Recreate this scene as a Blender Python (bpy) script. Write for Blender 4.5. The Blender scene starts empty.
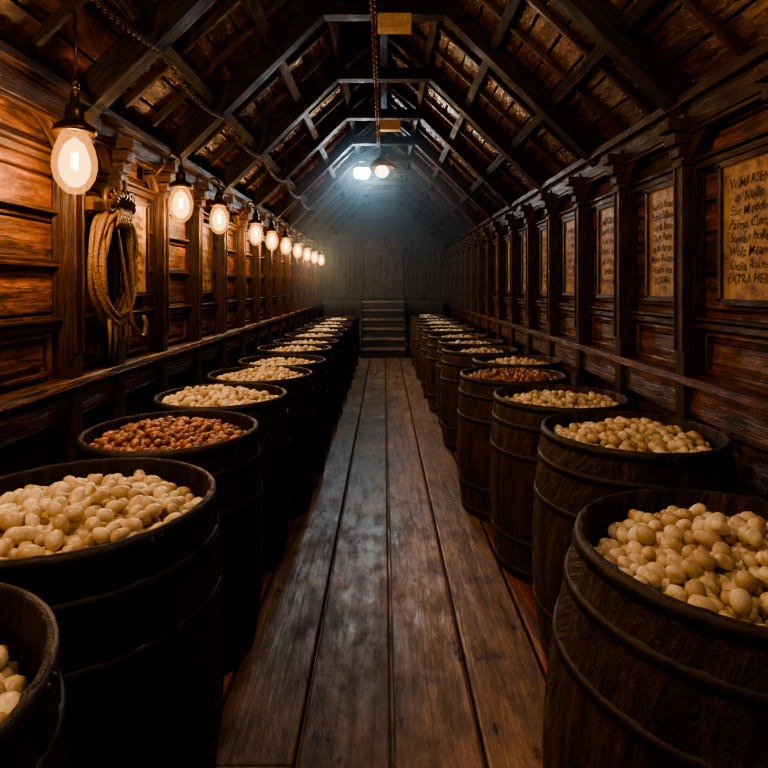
import bpy, math, random
from mathutils import Vector, Matrix, Euler
random.seed(7)
scene = bpy.context.scene
F = 570.0

# ------------------------------------------------------------ materials
def nd(nt, t, **kw):
    n = nt.nodes.new(t)
    for k, v in kw.items():
        setattr(n, k, v)
    return n

def new_mat(name):
    m = bpy.data.materials.new(name); m.use_nodes = True
    nt = m.node_tree
    return m, nt, nt.nodes['Principled BSDF']

def ramp(nt, stops):
    r = nd(nt, 'ShaderNodeValToRGB')
    e = r.color_ramp.elements
    e[0].position, e[0].color = stops[0][0], (*stops[0][1], 1)
    e[1].position, e[1].color = stops[-1][0], (*stops[-1][1], 1)
    for p, c in stops[1:-1]:
        x = e.new(p); x.color = (*c, 1)
    return r

def wood(name, dark, mid, light, rough=(0.3, 0.6), bump=0.5, grain=(1.2, 16, 16), spec=0.5, dirt=0.6, vary=0.5, scuff=None):
    m, nt, b = new_mat(name); L = nt.links
    at = nd(nt, 'ShaderNodeAttribute', attribute_name='gc')
    rn = nd(nt, 'ShaderNodeAttribute', attribute_name='rnd')
    mp = nd(nt, 'ShaderNodeMapping'); mp.inputs['Scale'].default_value = grain
    L.new(at.outputs['Vector'], mp.inputs['Vector'])
    n1 = nd(nt, 'ShaderNodeTexNoise'); n1.inputs['Scale'].default_value = 2.2
    n1.inputs['Detail'].default_value = 7; n1.inputs['Roughness'].default_value = .65; n1.inputs['Distortion'].default_value = .6
    L.new(mp.outputs[0], n1.inputs['Vector'])
    n2 = nd(nt, 'ShaderNodeTexNoise'); n2.inputs['Scale'].default_value = 5
    n2.inputs['Detail'].default_value = 6; n2.inputs['Roughness'].default_value = .7
    mp2 = nd(nt, 'ShaderNodeMapping'); mp2.inputs['Scale'].default_value = (1, 2.2, 2.2)
    L.new(at.outputs['Vector'], mp2.inputs['Vector']); L.new(mp2.outputs[0], n2.inputs['Vector'])
    r = ramp(nt, [(0.3, dark), (0.52, mid), (0.72, light)])
    L.new(n1.outputs['Fac'], r.inputs['Fac'])
    rd = ramp(nt, [(0.38, (1-dirt,)*3), (0.6, (1, 1, 1))])
    L.new(n2.outputs['Fac'], rd.inputs['Fac'])
    mx = nd(nt, 'ShaderNodeMix', data_type='RGBA', blend_type='MULTIPLY'); mx.inputs['Factor'].default_value = 1
    L.new(r.outputs[0], mx.inputs['A']); L.new(rd.outputs[0], mx.inputs['B'])
    col = mx.outputs['Result']
    if scuff:
        for (sc_, c, lo, hi, off) in scuff:
            tc = nd(nt, 'ShaderNodeTexCoord'); m3 = nd(nt, 'ShaderNodeMapping'); m3.inputs['Location'].default_value = (off, off, 0); m3.inputs['Scale'].default_value = (1, .55, 1)
            L.new(tc.outputs['Object'], m3.inputs['Vector'])
            n3 = nd(nt, 'ShaderNodeTexNoise'); n3.inputs['Scale'].default_value = sc_; n3.inputs['Detail'].default_value = 10; n3.inputs['Roughness'].default_value = .72
            L.new(m3.outputs[0], n3.inputs['Vector'])
            r3 = ramp(nt, [(lo, (0, 0, 0)), (hi, (1, 1, 1))]); L.new(n3.outputs['Fac'], r3.inputs['Fac'])
            m4 = nd(nt, 'ShaderNodeMix', data_type='RGBA'); L.new(r3.outputs[0], m4.inputs['Factor']); L.new(col, m4.inputs['A'])
            m4.inputs['B'].default_value = (*c, 1); col = m4.outputs['Result']
    mr = nd(nt, 'ShaderNodeMapRange'); mr.inputs['To Min'].default_value = 1-vary; mr.inputs['To Max'].default_value = 1+vary
    L.new(rn.outputs['Fac'], mr.inputs['Value'])
    hs = nd(nt, 'ShaderNodeHueSaturation'); L.new(mr.outputs[0], hs.inputs['Value']); L.new(col, hs.inputs['Color'])
    L.new(hs.outputs[0], b.inputs['Base Color'])
    rr = nd(nt, 'ShaderNodeMapRange'); rr.inputs['From Min'].default_value = .35; rr.inputs['From Max'].default_value = .65
    rr.inputs['To Min'].default_value = rough[1]; rr.inputs['To Max'].default_value = rough[0]
    L.new(n2.outputs['Fac'], rr.inputs['Value']); L.new(rr.outputs[0], b.inputs['Roughness'])
    ad = nd(nt, 'ShaderNodeMath', operation='ADD'); L.new(n1.outputs['Fac'], ad.inputs[0]); L.new(n2.outputs['Fac'], ad.inputs[1])
    bp = nd(nt, 'ShaderNodeBump'); bp.inputs['Strength'].default_value = bump; bp.inputs['Distance'].default_value = .02
    L.new(ad.outputs[0], bp.inputs['Height']); L.new(bp.outputs[0], b.inputs['Normal'])
    b.inputs['Specular IOR Level'].default_value = spec
    return m

def plain(name, col, rough=.5, metal=0.0, noise=0.3, scale=30, bump=.2):
    m, nt, b = new_mat(name); L = nt.links
    tc = nd(nt, 'ShaderNodeTexCoord')
    n = nd(nt, 'ShaderNodeTexNoise'); n.inputs['Scale'].default_value = scale; n.inputs['Detail'].default_value = 5
    L.new(tc.outputs['Object'], n.inputs['Vector'])
    r = ramp(nt, [(0.3, tuple(c*(1-noise) for c in col)), (0.7, tuple(min(1, c*(1+noise)) for c in col))])
    L.new(n.outputs['Fac'], r.inputs['Fac']); L.new(r.outputs[0], b.inputs['Base Color'])
    b.inputs['Roughness'].default_value = rough; b.inputs['Metallic'].default_value = metal
    bp = nd(nt, 'ShaderNodeBump'); bp.inputs['Strength'].default_value = bump; bp.inputs['Distance'].default_value = .01
    L.new(n.outputs['Fac'], bp.inputs['Height']); L.new(bp.outputs[0], b.inputs['Normal'])
    return m

def emis(name, col, strength, transp=0.0):
    m = bpy.data.materials.new(name); m.use_nodes = True; nt = m.node_tree
    nt.nodes.clear()
    o = nd(nt, 'ShaderNodeOutputMaterial'); e = nd(nt, 'ShaderNodeEmission')
    e.inputs['Color'].default_value = (*col, 1); e.inputs['Strength'].default_value = strength
    if transp:
        t = nd(nt, 'ShaderNodeBsdfTransparent'); mx = nd(nt, 'ShaderNodeMixShader'); mx.inputs[0].default_value = transp
        nt.links.new(e.outputs[0], mx.inputs[1]); nt.links.new(t.outputs[0], mx.inputs[2]); nt.links.new(mx.outputs[0], o.inputs[0])
    else:
        nt.links.new(e.outputs[0], o.inputs[0])
    return m

W_WALL = wood('wall_wood', (.030, .010, .004), (.17, .062, .022), (.36, .15, .055), (.25, .6), .9, (1.2, 12, 12), .5, .82, .40)
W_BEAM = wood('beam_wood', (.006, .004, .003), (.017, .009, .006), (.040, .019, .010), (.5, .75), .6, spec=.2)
W_POST = wood('post_wood', (.013, .006, .003), (.046, .018, .008), (.11, .043, .017), (.35, .65), .6, spec=.35)
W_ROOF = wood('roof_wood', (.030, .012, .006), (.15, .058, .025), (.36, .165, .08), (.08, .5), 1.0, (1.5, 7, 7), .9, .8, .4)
W_FLOOR = wood('floor_wood', (.11, .060, .033), (.225, .132, .078), (.32, .20, .125), (.28, .6), .28, (.8, 9, 9), .45, .5, .14,
               scuff=[(3.2, (.40, .26, .165), .53, .74, 0), (4.2, (.12, .036, .015), .55, .63, 7), (9, (.03, .018, .012), .58, .64, 13)])
W_FLOORS = wood('floor_side_wood', (.08, .022, .008), (.32, .10, .03), (.50, .18, .06), (.3, .6), .5)
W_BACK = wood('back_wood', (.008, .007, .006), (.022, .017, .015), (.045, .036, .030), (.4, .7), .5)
W_STEP = wood('step_wood', (.04, .026, .018), (.12, .085, .06), (.20, .15, .11), (.4, .7), .5)
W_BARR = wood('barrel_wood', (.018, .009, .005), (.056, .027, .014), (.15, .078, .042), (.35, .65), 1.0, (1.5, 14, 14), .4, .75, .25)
W_BARL = wood('barrel_wood_backlit', (.008, .005, .0035), (.024, .013, .008), (.055, .031, .019), (.38, .68), .8, (1.5, 14, 14), .35, .6, .25)  # left barrels: backlit shade put into a darker copy of the wood colour
IRON = plain('hoop_iron', (.024, .015, .010), .55, .35, .5, 25, .5)
BRONZE = plain('lamp_bronze', (.06, .032, .016), .35, .7, .4, 40, .2)
ROPE = plain('rope_fibre', (.17, .088, .035), .6, 0, .6, 90, 1)
CARVE = plain('carved_hook', (.085, .038, .016), .4, .3, .4, 40, .4)
CHAIN = plain('rusty_chain', (.14, .048, .018), .5, .5, .5, 40, .4)
CABLE = plain('cable_dark', (.035, .018, .010), .6, .3, .4, 40, .2)
INK = plain('ink', (.045, .018, .006), .7, 0, .5, 14)
PALE = plain('pale_box', (.42, .26, .13), .6, 0, .3, 18)

def parchment():
    m, nt, b = new_mat('parchment'); L = nt.links
    tc = nd(nt, 'ShaderNodeTexCoord')
    n = nd(nt, 'ShaderNodeTexNoise'); n.inputs['Scale'].default_value = 9; n.inputs['Detail'].default_value = 9; n.inputs['Roughness'].default_value = .78
    L.new(tc.outputs['Object'], n.inputs['Vector'])
    r = ramp(nt, [(.36, (.07, .028, .009)), (.49, (.30, .165, .052)), (.7, (.50, .33, .13))])
    L.new(n.outputs['Fac'], r.inputs['Fac']); L.new(r.outputs[0], b.inputs['Base Color'])
    b.inputs['Roughness'].default_value = .42; b.inputs['Specular IOR Level'].default_value = .3
    bp = nd(nt, 'ShaderNodeBump'); bp.inputs['Strength'].default_value = .7; bp.inputs['Distance'].default_value = .01
    L.new(n.outputs['Fac'], bp.inputs['Height']); L.new(bp.outputs[0], b.inputs['Normal'])
    return m
PARCH = parchment()

def nutmat(name, a, b_, c, sc=38, dirt=(.66, .54, .40)):
    m, nt, b = new_mat(name); L = nt.links
    rn = nd(nt, 'ShaderNodeAttribute', attribute_name='rnd')
    r = ramp(nt, [(0, a), (.5, b_), (1, c)]); L.new(rn.outputs['Fac'], r.inputs['Fac'])
    tc = nd(nt, 'ShaderNodeTexCoord')
    n = nd(nt, 'ShaderNodeTexNoise'); n.inputs['Scale'].default_value = sc; n.inputs['Detail'].default_value = 5
    L.new(tc.outputs['Object'], n.inputs['Vector'])
    rd = ramp(nt, [(.32, dirt), (.50, (1, 1, 1))]); L.new(n.outputs['Fac'], rd.inputs['Fac'])
    mx = nd(nt, 'ShaderNodeMix', data_type='RGBA', blend_type='MULTIPLY'); mx.inputs['Factor'].default_value = 1
    L.new(r.outputs[0], mx.inputs['A']); L.new(rd.outputs[0], mx.inputs['B']); L.new(mx.outputs['Result'], b.inputs['Base Color'])
    b.inputs['Roughness'].default_value = .40
    bp = nd(nt, 'ShaderNodeBump'); bp.inputs['Strength'].default_value = .3; bp.inputs['Distance'].default_value = .004
    L.new(n.outputs['Fac'], bp.inputs['Height']); L.new(bp.outputs[0], b.inputs['Normal'])
    return m
NUT_C = nutmat('nut_cream', (.46, .34, .19), (.66, .53, .34), (.78, .68, .49))
NUT_R = nutmat('nut_red', (.12, .038, .022), (.29, .105, .055), (.48, .24, .14), 60, (.5, .4, .35))

# ------------------------------------------------------------ mesh builder
class MB:
    def __init__(s, mats):
        s.v = []; s.f = []; s.m = []; s.r = []; s.g = []; s.mats = mats; s.smooth = []
    def add(s, vs, fs, mat=0, rnd=None, gc=None, smooth=False):
        o = len(s.v); rnd = random.random() if rnd is None else rnd
        s.v += [tuple(p) for p in vs]; s.f += [tuple(i+o for i in f) for f in fs]
        s.m += [mat]*len(fs); s.smooth += [smooth]*len(fs)
        s.r += [rnd]*len(vs)
        if gc is None:
            q = random.random()*20; gc = [(p[0]+q, p[1]+q, p[2]) for p in vs]
        s.g += [tuple(p) for p in gc]
    def box(s, c, size, R=None, mat=0, rnd=None):
        h = [d/2 for d in size]; ax = max(range(3), key=lambda i: size[i])
        order = [ax] + [i for i in range(3) if i != ax]
        off = Vector((random.random()*30, random.random()*30, random.random()*30))
        vs = []; gc = []
        for sx in (-1, 1):
            for sy in (-1, 1):
                for sz in (-1, 1):
                    p = Vector((sx*h[0], sy*h[1], sz*h[2]))
                    gc.append(Vector((p[order[0]], p[order[1]], p[order[2]]))+off)
                    if R: p = R @ p
                    vs.append(p+Vector(c))
        fs = [(0, 1, 3, 2), (4, 6, 7, 5), (0, 4, 5, 1), (2, 3, 7, 6), (0, 2, 6, 4), (1, 5, 7, 3)]
        s.add(vs, fs, mat, rnd, gc)
    def beam(s, a, b, w, t, mat=0, rnd=None, up=(0, 1, 0)):
        a = Vector(a); b = Vector(b); d = b-a; L = d.length; x = d.normalized()
        y = Vector(up); y = (y-x*y.dot(x)).normalized(); z = x.cross(y)
        R = Matrix((x, y, z)).transposed()
        s.box((a+b)/2, (L, w, t), R, mat, rnd)
    def lathe(s, prof, n=24, mat=0, c=(0, 0, 0), smooth=True, caps=False):
        vs = []; gc = []
        for r, z in prof:
            for i in range(n):
                a = 2*math.pi*i/n
                vs.append((c[0]+r*math.cos(a), c[1]+r*math.sin(a), c[2]+z)); gc.append((z, a*r, r))
        fs = []
        for j in range(len(prof)-1):
            for i in range(n):
                k = (i+1) % n
                fs.append((j*n+i, j*n+k, (j+1)*n+k, (j+1)*n+i))
        if caps:
            fs.append(tuple(range(n-1, -1, -1))); fs.append(tuple((len(prof)-1)*n+i for i in range(n)))
        s.add(vs, fs, mat, None, gc, smooth)
    def tube(s, pts, r, n=6, mat=0, closed=False):
        pts = [Vector(p) for p in pts]; N = len(pts); vs = []; gc = []; fs = []
        for i, p in enumerate(pts):
            if closed: t = pts[(i+1) % N]-pts[i-1]
            else: t = pts[min(i+1, N-1)]-pts[max(i-1, 0)]
            t.normalize()
            u = t.orthogonal() if abs(t.x) > .95 else t.cross(Vector((1, 0, 0)))
            u.normalize(); w = t.cross(u)
            ri = r[i] if isinstance(r, list) else r
            for k in range(n):
                a = 2*math.pi*k/n
                vs.append(p+(u*math.cos(a)+w*math.sin(a))*ri); gc.append((i*.1, a, 0))
        M = N if closed else N-1
        for i in range(M):
            for k in range(n):
                j = (i+1) % N
                fs.append((i*n+k, i*n+(k+1) % n, j*n+(k+1) % n, j*n+k))
        if not closed:
            fs.append(tuple(range(n-1, -1, -1))); fs.append(tuple((N-1)*n+k for k in range(n)))
        s.add(vs, fs, mat, None, gc, True)
    def mesh(s, name):
        me = bpy.data.meshes.new(name); me.from_pydata(s.v, [], s.f)
        for m in s.mats: me.materials.append(m)
        me.polygons.foreach_set('material_index', s.m); me.polygons.foreach_set('use_smooth', s.smooth)
        a = me.attributes.new('rnd', 'FLOAT', 'POINT'); a.data.foreach_set('value', s.r)
        g = me.attributes.new('gc', 'FLOAT_VECTOR', 'POINT'); g.data.foreach_set('vector', [c for p in s.g for c in p])
        me.update(); return me
    def obj(s, name, bevel=0, loc=(0, 0, 0)):
        return place(name, s.mesh(name), loc, bevel=bevel)

def place(name, me, loc=(0, 0, 0), rotz=0, bevel=0, parent=None):
    o = bpy.data.objects.new(name, me); scene.collection.objects.link(o)
    o.location = loc; o.rotation_euler = (0, 0, rotz)
    if bevel:
        m = o.modifiers.new('bev', 'BEVEL'); m.width = bevel; m.segments = 2; m.limit_method = 'ANGLE'; m.angle_limit = math.radians(40)
    if parent: o.parent = parent
    return o

Y0, Y1 = -2.4, 15.0
WX = 1.68     # inner wall plane
# ------------------------------------------------------------ floor
fb = MB([W_FLOOR, W_FLOORS])
edges = [-1.78, -1.48, -1.18, -.88, -.58, -.28, .028, .32, .62, .92, 1.22, 1.5, 1.78]
for i in range(len(edges)-1):
    a, b = edges[i]+.007, edges[i+1]-.007
    side = 1 if (b < -.57 or a > .61) else 0
    y = Y0 - random.random()*1.0
    while y < Y1:
        ln = random.uniform(3.4, 5.5)
        y2 = min(y+ln, Y1+.1)
        if i in (4, 5, 6, 7) and y < 2.5 < y2+0.4: y2 = max(y2, 5.0+.5*i-1)
        fb.box(((a+b)/2, (y+y2)/2, -.03+random.uniform(-.004, .004)), (b-a, y2-y-.006, .06), mat=side)
        y = y2
fb.box((0, (Y0+Y1)/2, -.09), (3.6, Y1-Y0+.4, .05), mat=0, rnd=0)
fb.obj('floor', bevel=.008)

# ------------------------------------------------------------ walls
def side_wall(sg, name):
    w = MB([W_WALL])
    w.box((sg*(WX+.07), (Y0+Y1)/2, 1.25), (.05, Y1-Y0, 2.5), rnd=.1)
    z = .0
    hts = []
    while z < 2.50:
        h = random.uniform(.16, .25); hts.append((z, min(z+h, 2.56))); z += h
    for (a, b) in hts:
        y = Y0
        while y < Y1:
            ln = random.uniform(1.5, 2.6); y2 = min(y+ln, Y1)
            w.box((sg*(WX+.031+random.uniform(-.006, .006)), (y+y2)/2, (a+b)/2), (.05, y2-y-.004, b-a-.011))
            y = y2
    w.obj(name, bevel=.008)
side_wall(-1, 'wall_left'); side_wall(1, 'wall_right')

postsR = [3.03+.8*k for k in range(-6, 15)]
postsL = [-1.85, -1.05, -.25, .55, 1.35, 2.15, 2.93, 3.42, 4.1]+[4.1+.77*k for k in range(1, 14)]
postsR = [p for p in postsR if p < 14.8]; postsL = [p for p in postsL if p < 14.8]

def rails(sg, name, posts):
    t = MB([W_POST, W_WALL])
    def lng(z, h, d, mat=0):
        y = Y0
        while y < Y1:
            y2 = min(y+3.9, Y1)
            t.box((sg*(WX-d/2+.002), (y+y2)/2, z), (d, y2-y-.003, h), mat=mat, rnd=random.uniform(.2, .5)); y = y2
    lng(.90, .17, .08, 1); lng(1.0, .045, .12, 1); lng(.30, .12, .05, 0)
    lng(2.38, .13, .10, 0); lng(2.46, .05, .15, 0)
    for i in range(len(posts)-1):
        a, b = posts[i]+.045, posts[i+1]-.045; m = (a+b)/2; L = b-a
        if L < .2: continue
        for z, h, d in [(1.29, .035, .045), (1.325, .018, .06), (2.12, .035, .045), (2.155, .018, .06)]:
            t.box((sg*(WX-d/2), m, z), (d, L, h), mat=0, rnd=.9)
        if sg < 0:
            for z in (1.60, 1.62, 1.87): 
                t.box((sg*(WX-.018), m, z), (.036, L, .022), mat=0, rnd=.9)
        fw = .03
        for z in (1.06, 1.25):
            t.box((sg*(WX-.012), m, z), (.024, L-.08, fw*.7), mat=1, rnd=.5)
        for yy in (a+.05, b-.05):
            t.box((sg*(WX-.012), yy, 1.155), (.024, fw*.7, .17), mat=1, rnd=.5)
        t.box((sg*(WX-.008), m, 1.155), (.016, L-.2, .10), mat=1, rnd=.5)
        n = 14; vs = []; gc = []; fs = []
        for k in range(n+1):
            u = k/n; zz = 2.33-.17*abs(2*u-1)**2.6
            for xx in (WX-.075, WX-.01):
                vs.append((sg*xx, a+u*L, zz)); vs.append((sg*xx, a+u*L, 2.34))
            gc += [(u*L, 0, 0), (u*L, .2, 0), (u*L, 0, .1), (u*L, .2, .1)]
        for k in range(n):
            o = 4*k
            fs += [(o, o+1, o+5, o+4), (o+2, o+6, o+7, o+3), (o, o+4, o+6, o+2)]
        t.add(vs, fs, 0, .8, gc)
        t.box((sg*(WX-.085), m, 2.30), (.02, L, .02), mat=0, rnd=.9)
    t.obj(name, bevel=.005)
rails(-1, 'trim_1', postsL); rails(1, 'trim_2', postsR)

def post_mesh(sg):
    p = MB([W_POST])
    p.box((sg*(WX-.055), 0, 1.2), (.11, .09, 2.4), rnd=.35)
    p.box((sg*(WX-.07), 0, .08), (.14, .12, .16), rnd=.5)
    for yy in (-.04, .04):
        p.box((sg*(WX-.114), yy, 1.65), (.012, .012, 1.0), rnd=.9)
    for k, (zz, pr, hh) in enumerate([(2.14, .125, .03), (2.20, .14, .05), (2.27, .165, .06), (2.34, .20, .06)]):
        p.box((sg*(WX-pr/2), 0, zz), (pr, .10+.006*k, hh), rnd=.7)
    sc = []
    for k in range(16):
        a = k*.42; r = .035*(1-k/19); sc.append((sg*(WX-.15), r*math.cos(a), 2.24+r*math.sin(a)))
    p.tube(sc, .007, 5)
    return p.mesh('timber_post')
pmL, pmR = post_mesh(-1), post_mesh(1)
for y in postsL: place('timber_post', pmL, (0, y, 0), bevel=.005)
for y in postsR: place('timber_post', pmR, (0, y, 0), bevel=.005)

# ------------------------------------------------------------ roof
AP = 4.12
rf = MB([W_ROOF])
def roofpt(sg, s):
    return Vector((sg*(1.80*(1-s)), 0, 2.42+(AP-2.42)*s))
for sg in (-1, 1):
    nb = 13
    for k in range(nb):
        y = Y0-random.random()*2
        while y < Y1:
            y2 = min(y+random.uniform(1.8, 3.6), Y1+.1)
            a = roofpt(sg, k/nb); b = roofpt(sg, (k+1)/nb-.006)
            lift = Vector((sg*.7, 0, .7))*random.uniform(0, .02)
            A = a+lift; B = b+lift*random.uniform(.2, 1)
            mid = Vector((0, (y+y2)/2, 0))
            d = (B-A); x = d.normalized(); Yv = Vector((0, 1, 0)); Z = x.cross(Yv)
            R = Matrix((x, Yv, Z)).transposed()
            rf.box((A+B)/2+mid, (d.length, y2-y-.006, .03), R)
            y = y2
    a = roofpt(sg, 0)+Vector((sg*.03, 0, .05)); b = roofpt(sg, 1)+Vector((0, 0, .05))
    d = b-a; x = d.normalized(); Z = x.cross(Vector((0, 1, 0))); R = Matrix((x, Vector((0, 1, 0)), Z)).transposed()
    rf.box((a+b)/2+Vector((0, (Y0+Y1)/2, .02)), (d.length+.1, Y1-Y0, .04), R, rnd=0)
rf.obj('ceiling', bevel=.005)

trusses = [-1.6, -.2, 1.6, 3.05, 4.28, 5.6, 6.9, 8.15, 9.3, 10.4, 11.5, 12.6, 13.7]
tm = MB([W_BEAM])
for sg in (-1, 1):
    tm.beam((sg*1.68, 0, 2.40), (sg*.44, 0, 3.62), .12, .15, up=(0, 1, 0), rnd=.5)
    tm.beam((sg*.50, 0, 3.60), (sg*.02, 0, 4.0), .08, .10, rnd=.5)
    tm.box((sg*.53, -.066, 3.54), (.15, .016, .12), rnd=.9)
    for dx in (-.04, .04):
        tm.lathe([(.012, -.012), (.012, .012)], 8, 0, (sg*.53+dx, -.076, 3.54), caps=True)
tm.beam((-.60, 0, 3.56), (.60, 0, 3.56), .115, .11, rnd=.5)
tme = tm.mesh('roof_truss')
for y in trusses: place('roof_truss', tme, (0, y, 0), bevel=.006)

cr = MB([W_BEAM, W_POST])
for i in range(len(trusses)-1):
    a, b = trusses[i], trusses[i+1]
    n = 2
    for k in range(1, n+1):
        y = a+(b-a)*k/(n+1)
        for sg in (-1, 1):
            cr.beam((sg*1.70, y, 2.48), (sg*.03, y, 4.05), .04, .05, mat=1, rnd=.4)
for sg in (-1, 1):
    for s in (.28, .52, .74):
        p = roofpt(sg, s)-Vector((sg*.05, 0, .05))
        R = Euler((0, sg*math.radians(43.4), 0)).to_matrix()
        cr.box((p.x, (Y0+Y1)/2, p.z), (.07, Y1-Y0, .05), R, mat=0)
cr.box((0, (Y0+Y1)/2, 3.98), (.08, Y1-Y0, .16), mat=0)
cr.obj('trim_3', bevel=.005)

# ------------------------------------------------------------ end walls
def gable(y, name, mats):
    g = MB(mats)
    n = 24
    for k in range(n):
        x0 = -1.8+3.6*k/n; x1 = x0+3.6/n-.008; xm = (x0+x1)/2
        top = AP+.05-abs(xm)*(AP-2.42)/1.80
        g.box((xm, y+.04+random.uniform(-.004, .004), top/2), (x1-x0, .05, top))
    g.box((0, y+.09, 2.1), (3.6, .04, 4.2), rnd=0)
    s = -1 if y > 5 else 1
    for z, h in ((2.75, .16), (3.3, .1), (1.15, .12)):
        wdt = 3.3 if z < 2.5 else (2.8 if z < 3 else 1.6)
        g.box((0, y+s*.02, z), (wdt, .04, h), rnd=1)
    for x in (-1.05, -.58, .58, 1.05):
        g.box((x, y+s*.02, 1.9), (.1, .04, 1.6), rnd=.8)
    g.obj(name, bevel=.004)
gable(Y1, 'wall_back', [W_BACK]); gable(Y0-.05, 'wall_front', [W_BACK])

dr = MB([W_STEP, IRON])
for k in range(5): dr.box((-.36+.18*k-.0, 14.925, 1.94), (.172, .04, 1.55), rnd=.1)
for z in (1.5, 2.35): dr.box((0, 14.89, z), (.9, .03, .12), rnd=.2)
for sx in (-.47, .47): dr.box((sx, 14.91, 1.94), (.06, .07, 1.55), rnd=.2)
dr.tube([(.3, 14.88, 1.95), (.34, 14.84, 1.95), (.34, 14.84, 2.05), (.3, 14.88, 2.05)], .012, mat=1)
dr.obj('door_1')

# steps and landing
st = MB([W_STEP, W_BACK])
ns = 6; sh = 1.14/ns
for k in range(ns):
    y = 11.7+.26*k
    st.box((-.02, y+.14, sh*(k+1)-.02), (.96, .30, .045), rnd=1.0)
    st.box((-.02, y+.03, sh*(k+.5)-.02), (.92, .02, sh-.04), mat=1, rnd=.1)
for sx in (-.5, .46):
    st.beam((sx, 11.65, .12), (sx, 13.20, 1.12), .05, .22, up=(1, 0, 0), mat=1)
st.obj('wooden_steps', bevel=.004)
pl = MB([W_BACK])
for k in range(14): pl.box((-1.34+.206*k, 14.1, 1.12), (.2, 1.5, .04))
for k in range(12): 
    pl.box((-1.3+.235*k, 13.36, .55), (.228, .04, 1.1), rnd=.2*random.random())
pl.obj('wooden_landing')

# ------------------------------------------------------------ barrels
def barrel_mesh(wm, rr=.347, rb=.374, rbase=.335, H=.9, pk=.46):
    b = MB([wm, IRON])
    ns, sub = 22, 5
    def rad(z):
        t = z/H
        if t < pk: q = (pk-t)/pk; return rb+(rbase-rb)*q**2
        q = (t-pk)/(1-pk); return rb+(rr-rb)*q**1.8
    zs = [H*i/18 for i in range(19)]
    soff = [random.uniform(-.0022, .0022) for _ in range(ns)]; srnd = [random.random() for _ in range(ns)]
    for s_ in range(ns):
        vs = []; gc = []; fs = []; q = random.random()*30
        prof = [(rad(z), z) for z in zs]+[(rr-.003, H+.004), (rr-.011, H+.004), (rr-.014, H-.004), (rr-.018, H-.16)]
        for (r, z) in prof:
            for k in range(sub+1):
                a = 2*math.pi*(s_+k/sub)/ns
                e = .0045 if k in (0, sub) else soff[s_]
                rr_ = r-e if k in (0, sub) else r+e
                vs.append((rr_*math.cos(a), rr_*math.sin(a), z)); gc.append((z+q, a*r+q, r))
        m = sub+1
        for j in range(len(prof)-1):
            for k in range(sub):
                fs.append((j*m+k, j*m+k+1, (j+1)*m+k+1, (j+1)*m+k))
        b.add(vs, fs, 0, srnd[s_], gc, True)
    b.lathe([(.001, H-.15), (rr-.02, H-.15)], 32, 0)
    b.lathe([(rbase-.005, .0), (.001, .0)], 32, 0)
    for z0, z1 in ((.015, .065), (.19, .222), (.62, .65), (.77, .80), (.868, .902)):
        pr = [(rad(z0)-.003, z0), (rad(z0)+.0045, z0+.002), (rad(z1)+.0045, z1-.002), (rad(z1)-.004, z1)]
        b.lathe(pr, 48, 1)
        a = random.random()*6
        for da in (0, .07):
            r = rad((z0+z1)/2)+.006; cx, cy = r*math.cos(a+da), r*math.sin(a+da)
            b.lathe([(.007, -.006), (.007, .0), (.004, .006), (.0005, .007)], 8, 1, (cx, cy, (z0+z1)/2))
    return b

def nut_proto():
    nu, nv = 10, 6; vs = []; fs = []
    vs.append((0, 0, 1))
    for j in range(1, nv):
        t = math.pi*j/nv
        for i in range(nu):
            p = 2*math.pi*i/nu; vs.append((math.sin(t)*math.cos(p), math.sin(t)*math.sin(p), math.cos(t)))
    vs.append((0, 0, -1))
    for i in range(nu): fs.append((0, 1+i, 1+(i+1) % nu))
    for j in range(nv-2):
        for i in range(nu):
            a = 1+j*nu+i; c = 1+j*nu+(i+1) % nu
            fs.append((a, a+nu, c+nu, c))
    l = len(vs)-1; o = 1+(nv-2)*nu
    for i in range(nu): fs.append((o+i, l, o+(i+1) % nu))
    return [Vector(v) for v in vs], fs
NV, NF = nut_proto()

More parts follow.
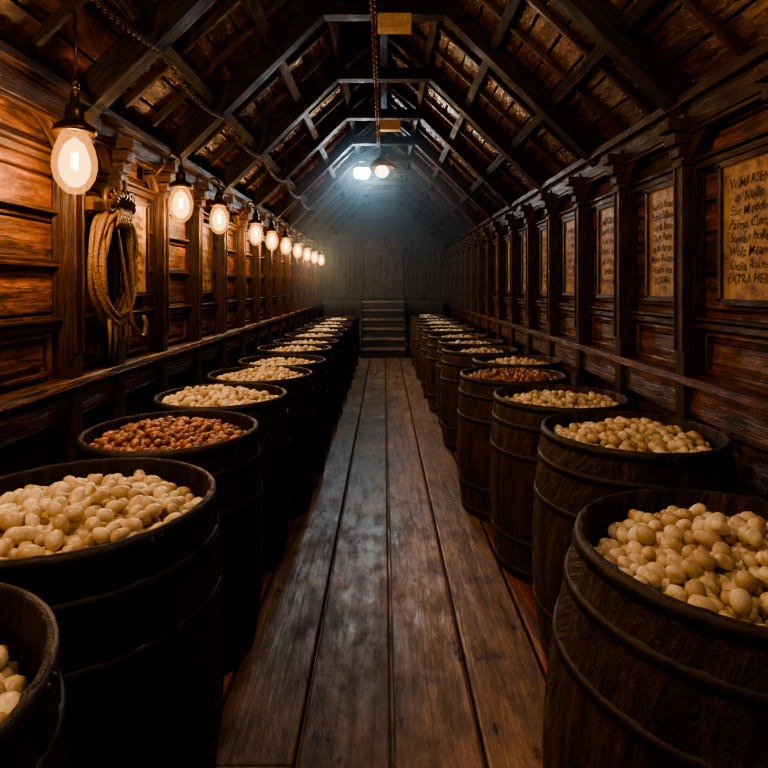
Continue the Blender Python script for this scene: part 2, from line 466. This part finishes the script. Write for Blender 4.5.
def nuts(R, nl, H=.9, mat=NUT_C, elong=1.3, mound=.085, edge=-.085, seed=0):
    rs = random.Random(seed)
    b = MB([mat])
    r0 = nl/2
    Rin = R-.02-r0*.9
    def hz(x, y):
        q = (x*x+y*y)/(R*R)
        return H+edge+mound*(1-q)**.8+.014*math.sin(9*x+seed)*math.cos(8*y+seed*2) if q < 1 else H+edge
    sp = nl*.86
    for layer, dz in ((0, 0), (1, -.6*nl), (2, -1.1*nl)):
        ny = int(2*R/(sp*.87))+2
        for j in range(-ny, ny+1):
            for i in range(-ny, ny+1):
                x = (i+.5*(j % 2)+.5*layer)*sp+rs.uniform(-.36, .36)*sp; y = j*sp*.87+layer*sp*.3+rs.uniform(-.36, .36)*sp
                if x*x+y*y > Rin*Rin: continue
                if layer == 0 and rs.random() < .16: continue
                z = hz(x, y)-r0*.9+dz+rs.uniform(-.38, .38)*nl
                s_ = rs.uniform(.78, 1.15)*r0
                el = rs.uniform(.85, 1.15)*elong
                sc = Vector((s_*el/1.12, s_/1.1, s_*rs.uniform(.85, 1)/1.08))
                Rm = Euler((rs.uniform(-.9, .9), rs.uniform(-.8, .8), rs.uniform(0, 6.3))).to_matrix()
                bend = rs.uniform(.0, .25); tp = rs.uniform(-.2, .2)
                vs = []
                for v in NV:
                    w = Vector((v.x, v.y*(1+tp*v.x)+bend*(v.x*v.x-.4), v.z*(1+tp*v.x)))
                    w = Vector((w.x*sc.x, w.y*sc.y, w.z*sc.z)); w = Rm @ w
                    vs.append((w.x+x, w.y+y, w.z+z))
                b.add(vs, NF, 0, rs.random(), vs, True)
    b.lathe([(R-.03, edge+H-.065)]+[(R*q-.03*q, hz(R*q, 0)-nl*1.4) for q in (.85, .6, .4, .2, .01)], 24, 0)
    return b.mesh('nuts')

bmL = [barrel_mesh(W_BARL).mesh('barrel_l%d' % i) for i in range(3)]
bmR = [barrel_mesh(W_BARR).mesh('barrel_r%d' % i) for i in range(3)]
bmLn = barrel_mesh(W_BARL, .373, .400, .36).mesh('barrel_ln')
bmRn = barrel_mesh(W_BARR, .380, .465, .44, pk=.36).mesh('barrel_rn')
bmR2 = barrel_mesh(W_BARR, .350, .392, .355, pk=.42).mesh('barrel_r2')
far_c = [nuts(.347, .044, seed=100+i) for i in range(3)]

def put(x, y, bm, nm, dz=0, red=False):
    o = place('nut_barrel', bm, (x, y, .0), random.uniform(0, 6.28))
    n = place('red_nut_pile' if red else 'cream_nut_pile', nm, (x, y, .0), random.uniform(0, 6.28))
    if dz:
        o.scale = (1, 1, 1+dz); n.location.z = .9*dz
    return o
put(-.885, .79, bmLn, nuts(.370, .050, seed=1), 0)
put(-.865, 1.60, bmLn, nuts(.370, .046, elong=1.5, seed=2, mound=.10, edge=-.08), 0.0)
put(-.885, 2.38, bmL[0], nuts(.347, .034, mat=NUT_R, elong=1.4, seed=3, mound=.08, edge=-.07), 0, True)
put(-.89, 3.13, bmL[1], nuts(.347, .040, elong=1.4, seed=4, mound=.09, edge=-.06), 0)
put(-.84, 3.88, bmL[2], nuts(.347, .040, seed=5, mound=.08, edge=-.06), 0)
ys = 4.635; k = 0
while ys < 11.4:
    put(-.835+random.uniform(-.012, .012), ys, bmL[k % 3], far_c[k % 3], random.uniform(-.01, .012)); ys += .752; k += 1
put(.865, 1.37, bmRn, nuts(.377, .046, elong=1.25, seed=11, mound=.11, edge=-.08), -.03)
put(1.01, 2.33, bmR2, nuts(.347, .046, seed=12, mound=.09, edge=-.075), .01)
put(.955, 3.10, bmR[1], nuts(.347, .042, seed=13, mound=.08, edge=-.07), .0)
put(.87, 3.86, bmR[2], nuts(.347, .036, mat=NUT_R, elong=1.4, seed=14, mound=.09, edge=-.06), .0, True)
put(1.07, 4.60, bmR[0], far_c[0], .0)
put(.90, 5.34, bmR[1], far_c[1], .0)
put(.93, 6.10, bmR[2], far_c[2], .0)
ys = 6.86; k = 0
while ys < 11.4:
    put(.87+random.uniform(-.015, .015), ys, bmR[k % 3], far_c[(k+1) % 3], random.uniform(-.01, .012)); ys += .755; k += 1

# ------------------------------------------------------------ signs
def text_mesh(lines, w, h, seed):
    rs = random.Random(seed)
    cu = bpy.data.curves.new('t', 'FONT'); cu.body = '\n'.join(lines); cu.align_x = 'CENTER'; cu.size = 1; cu.space_line = 1.0
    cu.shear = .25; cu.offset = .004; cu.resolution_u = 3
    o = bpy.data.objects.new('t', cu); scene.collection.objects.link(o)
    bpy.context.view_layer.update()
    dg = bpy.context.evaluated_depsgraph_get(); me = bpy.data.meshes.new_from_object(o.evaluated_get(dg))
    vs = [v.co.copy() for v in me.vertices]; fs = [tuple(p.vertices) for p in me.polygons]
    bpy.data.objects.remove(o)
    for v in vs:
        v.y += .06*math.sin(v.x*1.7+seed)+.05*math.sin(v.x*7+v.y*3)+rs.uniform(-.04, .04)
        v.x += .05*math.sin(v.y*5)+rs.uniform(-.04, .04)
    x0, x1 = min(v.x for v in vs), max(v.x for v in vs); y0, y1 = min(v.y for v in vs), max(v.y for v in vs)
    return [((v.x-(x0+x1)/2)/(x1-x0)*w, (v.y-(y0+y1)/2)/(y1-y0)*h) for v in vs], fs
TX = [["WIMARSEN", "in  Nollip", "Sor Mirddin", "Palmo Cuins", "Sowan hollo", "Wola Meand", "Dolla Roiler", "EXTRA HEIN"],
      ["Naolla Roed", "Parno Sillow", "Fonda hune", "Dem Ruilo", "in hollards", "Marn Rooley", "Walde hep", "DORMA"],
      ["MERSINE", "Ronda Silva", "Palne hold", "Worla Sein", "ad Bollen", "Semard", "Rowna Mil"]]
def sign(sg, y, w, z0, z1, ti):
    s = MB([PARCH, W_POST, INK]); h = z1-z0
    s.box((0, 0, 0), (.02, w, h), mat=0)
    f = .028
    for zz in (-h/2, h/2): s.box((-sg*.008, 0, zz), (.035, w+2*f, f), mat=1, rnd=.9)
    for yy in (-w/2, w/2): s.box((-sg*.008, yy, 0), (.035, f, h), mat=1, rnd=.9)
    vs, fs = text_mesh(TX[ti % 3], w*.76, h*.76, ti)
    V = [(-sg*.0115, -sg*px, pz) for px, pz in vs]
    s.add(V, fs, 2, .5)
    s.obj('framed_notice', loc=(sg*(WX-.028), y, (z0+z1)/2))
for i in range(len(postsR)-1):
    if postsR[i] > 12 or postsR[i] < .5: continue
    m = (postsR[i]+postsR[i+1])/2
    sign(1, m-.07, (.36, .36, .42)[i % 3], 1.42, 2.08, i+1)
sign(-1, 3.76, .36, 1.44, 2.05, 1)
sign(-1, 5.25, .36, 1.44, 2.05, 2)

# ------------------------------------------------------------ lamps
SHELL = emis('bulb_glass_glow', (1, .36, .06), 2.6, .72)
CORE = emis('bulb_inner_glow', (1, .55, .15), 7.0, .6)
FIL = emis('filament', (1, .80, .45), 70)
lampy = [1.1, 2.58, 3.93, 4.84, 6.23, 7.12, 8.14, 9.25, 10.4, 11.5, 12.7]  # nearest one is out of frame, added as fill for the near walls
def lamp(y, s, cord, energy, idx):
    X, Z = -1.40, 2.06
    e = bpy.data.objects.new('hanging_bulb_lamp', None); scene.collection.objects.link(e); e.location = (X, y, Z)
    fx = MB([BRONZE])
    fx.lathe([(.018*s, .31*s), (.02*s, .26*s), (.035*s, .25*s), (.042*s, .22*s), (.04*s, .19*s), (.055*s, .175*s), (.085*s, .155*s), (.092*s, .135*s), (.088*s, .125*s), (.07*s, .125*s), (.02*s, .14*s)], 24)
    top = .31*s
    fx.tube([(0, 0, top-.01), (0, 0, top+.05)], .008, 8)
    if cord:
        fx.tube([(0, 0, top+.02), (.004, 0, top+.2), (0, 0, 2.80-Z)], .007, 8)
        fx.lathe([(.02, .0), (.022, .03), (.008, .05)], 10, 0, (0, 0, top+.02), caps=True)
    else:
        pts = [(0, 0, top+.02)]
        for k in range(9):
            a = math.pi*k/8
            pts.append((-.05+.05*math.cos(a), 0, top+.03+.05*math.sin(a)))
        pts += [(-.10, 0, top+.02), (-.17, 0, top-.06), (-.255, 0, top-.06)]
        fx.tube(pts, .009, 8)
        fx.box((-.262, 0, top-.05), (.02, .07, .12))
    place('fixture', fx.mesh('fixture'), parent=e)
    g = MB([SHELL])
    prof = [(.05, .128), (.062, .11), (.082, .06), (.093, .01), (.094, -.03), (.083, -.08), (.06, -.12), (.03, -.145), (.001, -.15)]
    g.lathe([(r*s, z*s) for r, z in prof], 28)
    place('bulb_glass', g.mesh('bulb_glass'), parent=e)
    g = MB([CORE]); g.lathe([(.001, .11*s)]+[(r*s*.70, (z*.72-.01)*s) for r, z in prof], 24)  # glowing shell added inside the bulb to give it a bright core
    place('inner_glow', g.mesh('inner_glow'), parent=e)
    fl = MB([FIL])
    pts = []
    for k in range(36):
        a = k*.9; pts.append((.012*s*math.cos(a), .012*s*math.sin(a), (.04-.0022*k)*s))
    fl.tube(pts, .004*s, 5)
    place('filament', fl.mesh('filament'), parent=e)
    ld = bpy.data.lights.new('bulb_light', 'POINT'); ld.energy = energy; ld.color = (1, .56, .25); ld.shadow_soft_size = .05
    lo = bpy.data.objects.new('bulb_light', ld); scene.collection.objects.link(lo); lo.parent = e; lo.location = (0, 0, -.03*s)
for i, y in enumerate(lampy):
    lamp(y, 1.0 if i < 2 else .86, i < 2, 100 if i < 2 else 66, i)

PG = emis('pendant_glass', (1, .78, .5), 6, .5)
def pendant(x, y, z, energy, col, ztop):
    e = bpy.data.objects.new('pendant_lamp', None); scene.collection.objects.link(e); e.location = (x, y, z)
    p = MB([BRONZE]); p.lathe([(.012, .30), (.02, .20), (.06, .18), (.14, .12), (.185, .04), (.188, .025), (.17, .035), (.02, .1)], 28)
    p.tube([(0, 0, .28), (0, 0, ztop-z)], .008, 6)
    place('shade', p.mesh('shade'), parent=e)
    p = MB([PG]); p.lathe([(.03, .08), (.08, .03), (.10, -.02), (.07, -.08), (.001, -.11)], 24)
    place('pendant_globe', p.mesh('globe'), parent=e)
    ld = bpy.data.lights.new('pendant_light', 'POINT'); ld.energy = energy; ld.color = col; ld.shadow_soft_size = .08
    lo = bpy.data.objects.new('pendant_light', ld); scene.collection.objects.link(lo); lo.parent = e; lo.location = (0, 0, -.05)
pendant(-.03, 8.15, 3.14, 95, (1, .66, .38), 3.50)
pendant(.05, 1.6, 3.12, 112, (1, .66, .39), 3.50)  # unseen above the frame, added to light floor, nuts and right barrels
pendant(.05, -.2, 3.0, 60, (1, .64, .36), 3.50)  # another unseen pendant, added behind the camera for overhead light

# cool work light at the far end
e = bpy.data.objects.new('work_light', None); scene.collection.objects.link(e); e.location = (-.36, 9.3, 3.40)
p = MB([IRON]); p.lathe([(.03, .08), (.06, .06), (.13, .0), (.14, -.015), (.13, -.015), (.05, .03)], 24)
p.tube([(0, 0, .07), (0, 0, .13)], .012, 6); place('housing', p.mesh('housing'), parent=e)
p = MB([emis('work_bulb', (.60, .85, 1), 250, .3)]); p.lathe([(.03, .03), (.10, .01), (.13, -.06), (.10, -.14), (.001, -.17)], 20)
place('work_bulb', p.mesh('wb'), parent=e)
ld = bpy.data.lights.new('work_point', 'POINT'); ld.energy = 220; ld.color = (.55, .82, 1); ld.shadow_soft_size = .09
lo = bpy.data.objects.new('work_point', ld); scene.collection.objects.link(lo); lo.parent = e; lo.location = (0, 0, -.07)

# ------------------------------------------------------------ chain along roof + boxes
ch = MB([CHAIN])
def chain(b, path, link=.075, r=.0085):
    pts = [Vector(p) for p in path]; out = []
    segs = [(pts[i], pts[i+1]) for i in range(len(pts)-1)]
    step = link*.72; carry = 0
    for a, c in segs:
        L = (c-a).length; t = carry
        while t < L: out.append((a+(c-a)*(t/L), (c-a).normalized())); t += step
        carry = t-L
    for i, (p, t) in enumerate(out):
        u = t.orthogonal().normalized(); w = t.cross(u)
        s_ = u if i % 2 else w
        ring = []
        for k in range(10):
            a = 2*math.pi*k/10; ring.append(p+t*math.cos(a)*link*.5+s_*math.sin(a)*link*.30)
        b.tube(ring, r, 5, 0, True)
path = []
anch = [y for y in trusses if 1 < y < 8.3]
for i in range(len(anch)-1):
    for k in range(8):
        u = k/8; path.append((-.075, anch[i]+(anch[i+1]-anch[i])*u, 3.47-.28*u*(1-u)))
path.append((-.06, 8.05, 3.47))
chain(ch, path)
ch.obj('iron_chain')
cb = MB([CABLE])
pa = []
anc = [.2, 1.6, 3.05, 4.28, 5.6, 6.9, 8.15, 9.3]
for i in range(len(anc)-1):
    for k in range(8):
        u = k/8; pa.append((-1.20, anc[i]+(anc[i+1]-anc[i])*u, 2.76-.30*u*(1-u)))
chain(cb, pa, .04, .0045)
cb.obj('light_cable')
for y in (3.98, 6.62):
    q = MB([PALE, BRONZE]); q.box((0, 0, 0), (.24, .10, .11)); q.box((0, -.054, 0), (.19, .008, .075), rnd=.9)
    for sx in (-.1, .1): q.tube([(sx, 0, .05), (sx, .06, .12), (sx, .16, .145)], .006, 6, 1)
    q.obj('junction_box', bevel=.008, loc=(.075, y+.12, 3.38))

# ------------------------------------------------------------ rope coil
rp = MB([ROPE, CARVE])
cy, cz, X = 3.17, 1.60, -1.50
N = 44; loops = 13
rs = random.Random(3)
pts = []
rys = [rs.uniform(.165, .235) for _ in range(loops+1)]; rzs = [rs.uniform(.25, .335) for _ in range(loops+1)]
for i in range(N*loops):
    a = 2*math.pi*i/N; l = i/N; j = int(l); u = l-j
    ry = rys[j]*(1-u)+rys[j+1]*u; rz = rzs[j]*(1-u)+rzs[j+1]*u
    pts.append((X+.03*math.sin(l*4.1)+.01*math.sin(a*3+l), cy+ry*math.sin(a)+.012*math.sin(l*3), cz+.30-rz+rz*math.cos(a)))
pts += [(X+.05, cy+.10, 1.30), (X+.06, cy+.20, 1.20), (X+.05, cy+.27, 1.20), (X+.05, cy+.30, 1.27), (X+.05, cy+.26, 1.31)]
rp.tube(pts, .0130, 7)
for c0, zc in ((cy+.0, cz+.27), (cy+.03, cz+.29)):
    for j in range(6):
        ring = [(X+.05*math.cos(2*math.pi*k/14), c0-.05+.022*j, zc+.055*math.sin(2*math.pi*k/14)) for k in range(14)]
        rp.tube(ring, .012, 6, 0, True)
for q in range(7):
    y0 = cy-.12+.04*q; 
    rp.tube([(X+.03, y0, 1.32), (X+.035, y0+.02*math.sin(q*2), 1.22), (X+.03, y0+.03*math.sin(q*3), 1.12+.03*math.sin(q*5))], [.011, .009, .004], 6)
for s0, c0, R0 in ((1, cy-.10, .085), (-1, cy+.12, .085)):
    sc = []; rr = []
    for k in range(34):
        a = k*.30; r = R0*(1-k/38); sc.append((X+.03, c0+s0*r*math.cos(a), 1.95+r*math.sin(a))); rr.append(.020*(1-k/45))
    rp.tube(sc, rr, 8, 1)
for k in range(9):
    a = math.pi*(.05+.9*k/8)
    p0 = Vector((X+.02, cy+.05*math.cos(a), 1.93)); p1 = p0+Vector((.03, .12*math.cos(a), .11*math.sin(a)))
    rp.tube([p0, (p0+p1)/2+Vector((.02, 0, .01)), p1], [.014, .022, .004], 6, 1)
rp.box((X-.045, cy, 1.93), (.05, .38, .07), mat=1)
for yy in (-.12, .12): rp.tube([(-1.675, cy+yy, 1.93), (X-.04, cy+yy, 1.93)], .014, 8, 1)
rp.obj('rope_coil')

# ------------------------------------------------------------ far haze volume, also added to stand in for lens glow around lamps
hx = MB([])
prof = [(-1.25, 1.16), (1.25, 1.16), (1.25, 2.80), (0.05, 3.85), (-.05, 3.85), (-1.25, 2.80)]
vs = [(x, 7.2, z) for x, z in prof]+[(x, 14.8, z) for x, z in prof]
n = len(prof)
hx.add(vs, [tuple(range(n)), tuple(range(2*n-1, n-1, -1))]+[(i, i+n, (i+1) % n+n, (i+1) % n) for i in range(n)])
hz = hx.mesh('haze')
hm = bpy.data.materials.new('hazy_air'); hm.use_nodes = True; nt = hm.node_tree; nt.nodes.clear()
o = nd(nt, 'ShaderNodeOutputMaterial'); vsn = nd(nt, 'ShaderNodeVolumeScatter'); vsn.inputs['Density'].default_value = .026
vsn.inputs['Color'].default_value = (.6, .85, 1, 1); vsn.inputs['Anisotropy'].default_value = .72
nt.links.new(vsn.outputs[0], o.inputs['Volume']); hz.materials.append(hm)
place('glow_haze', hz)

# ------------------------------------------------------------ world & camera
w = bpy.data.worlds.new('world'); scene.world = w; w.use_nodes = True
w.node_tree.nodes['Background'].inputs[0].default_value = (.02, .025, .03, 1)
w.node_tree.nodes['Background'].inputs[1].default_value = .2
cam = bpy.data.cameras.new('camera'); co = bpy.data.objects.new('camera', cam); scene.collection.objects.link(co)
co.location = (0, 0, 1.5); co.rotation_euler = (math.radians(90), 0, 0)
cam.sensor_width = 36; cam.lens = F/768*36; cam.shift_y = -(384-285)/768; cam.clip_start = .02
scene.camera = co
try:
    scene.view_settings.view_transform = 'AgX'; scene.view_settings.look = 'AgX - Medium High Contrast'
except Exception as ex: print(ex)
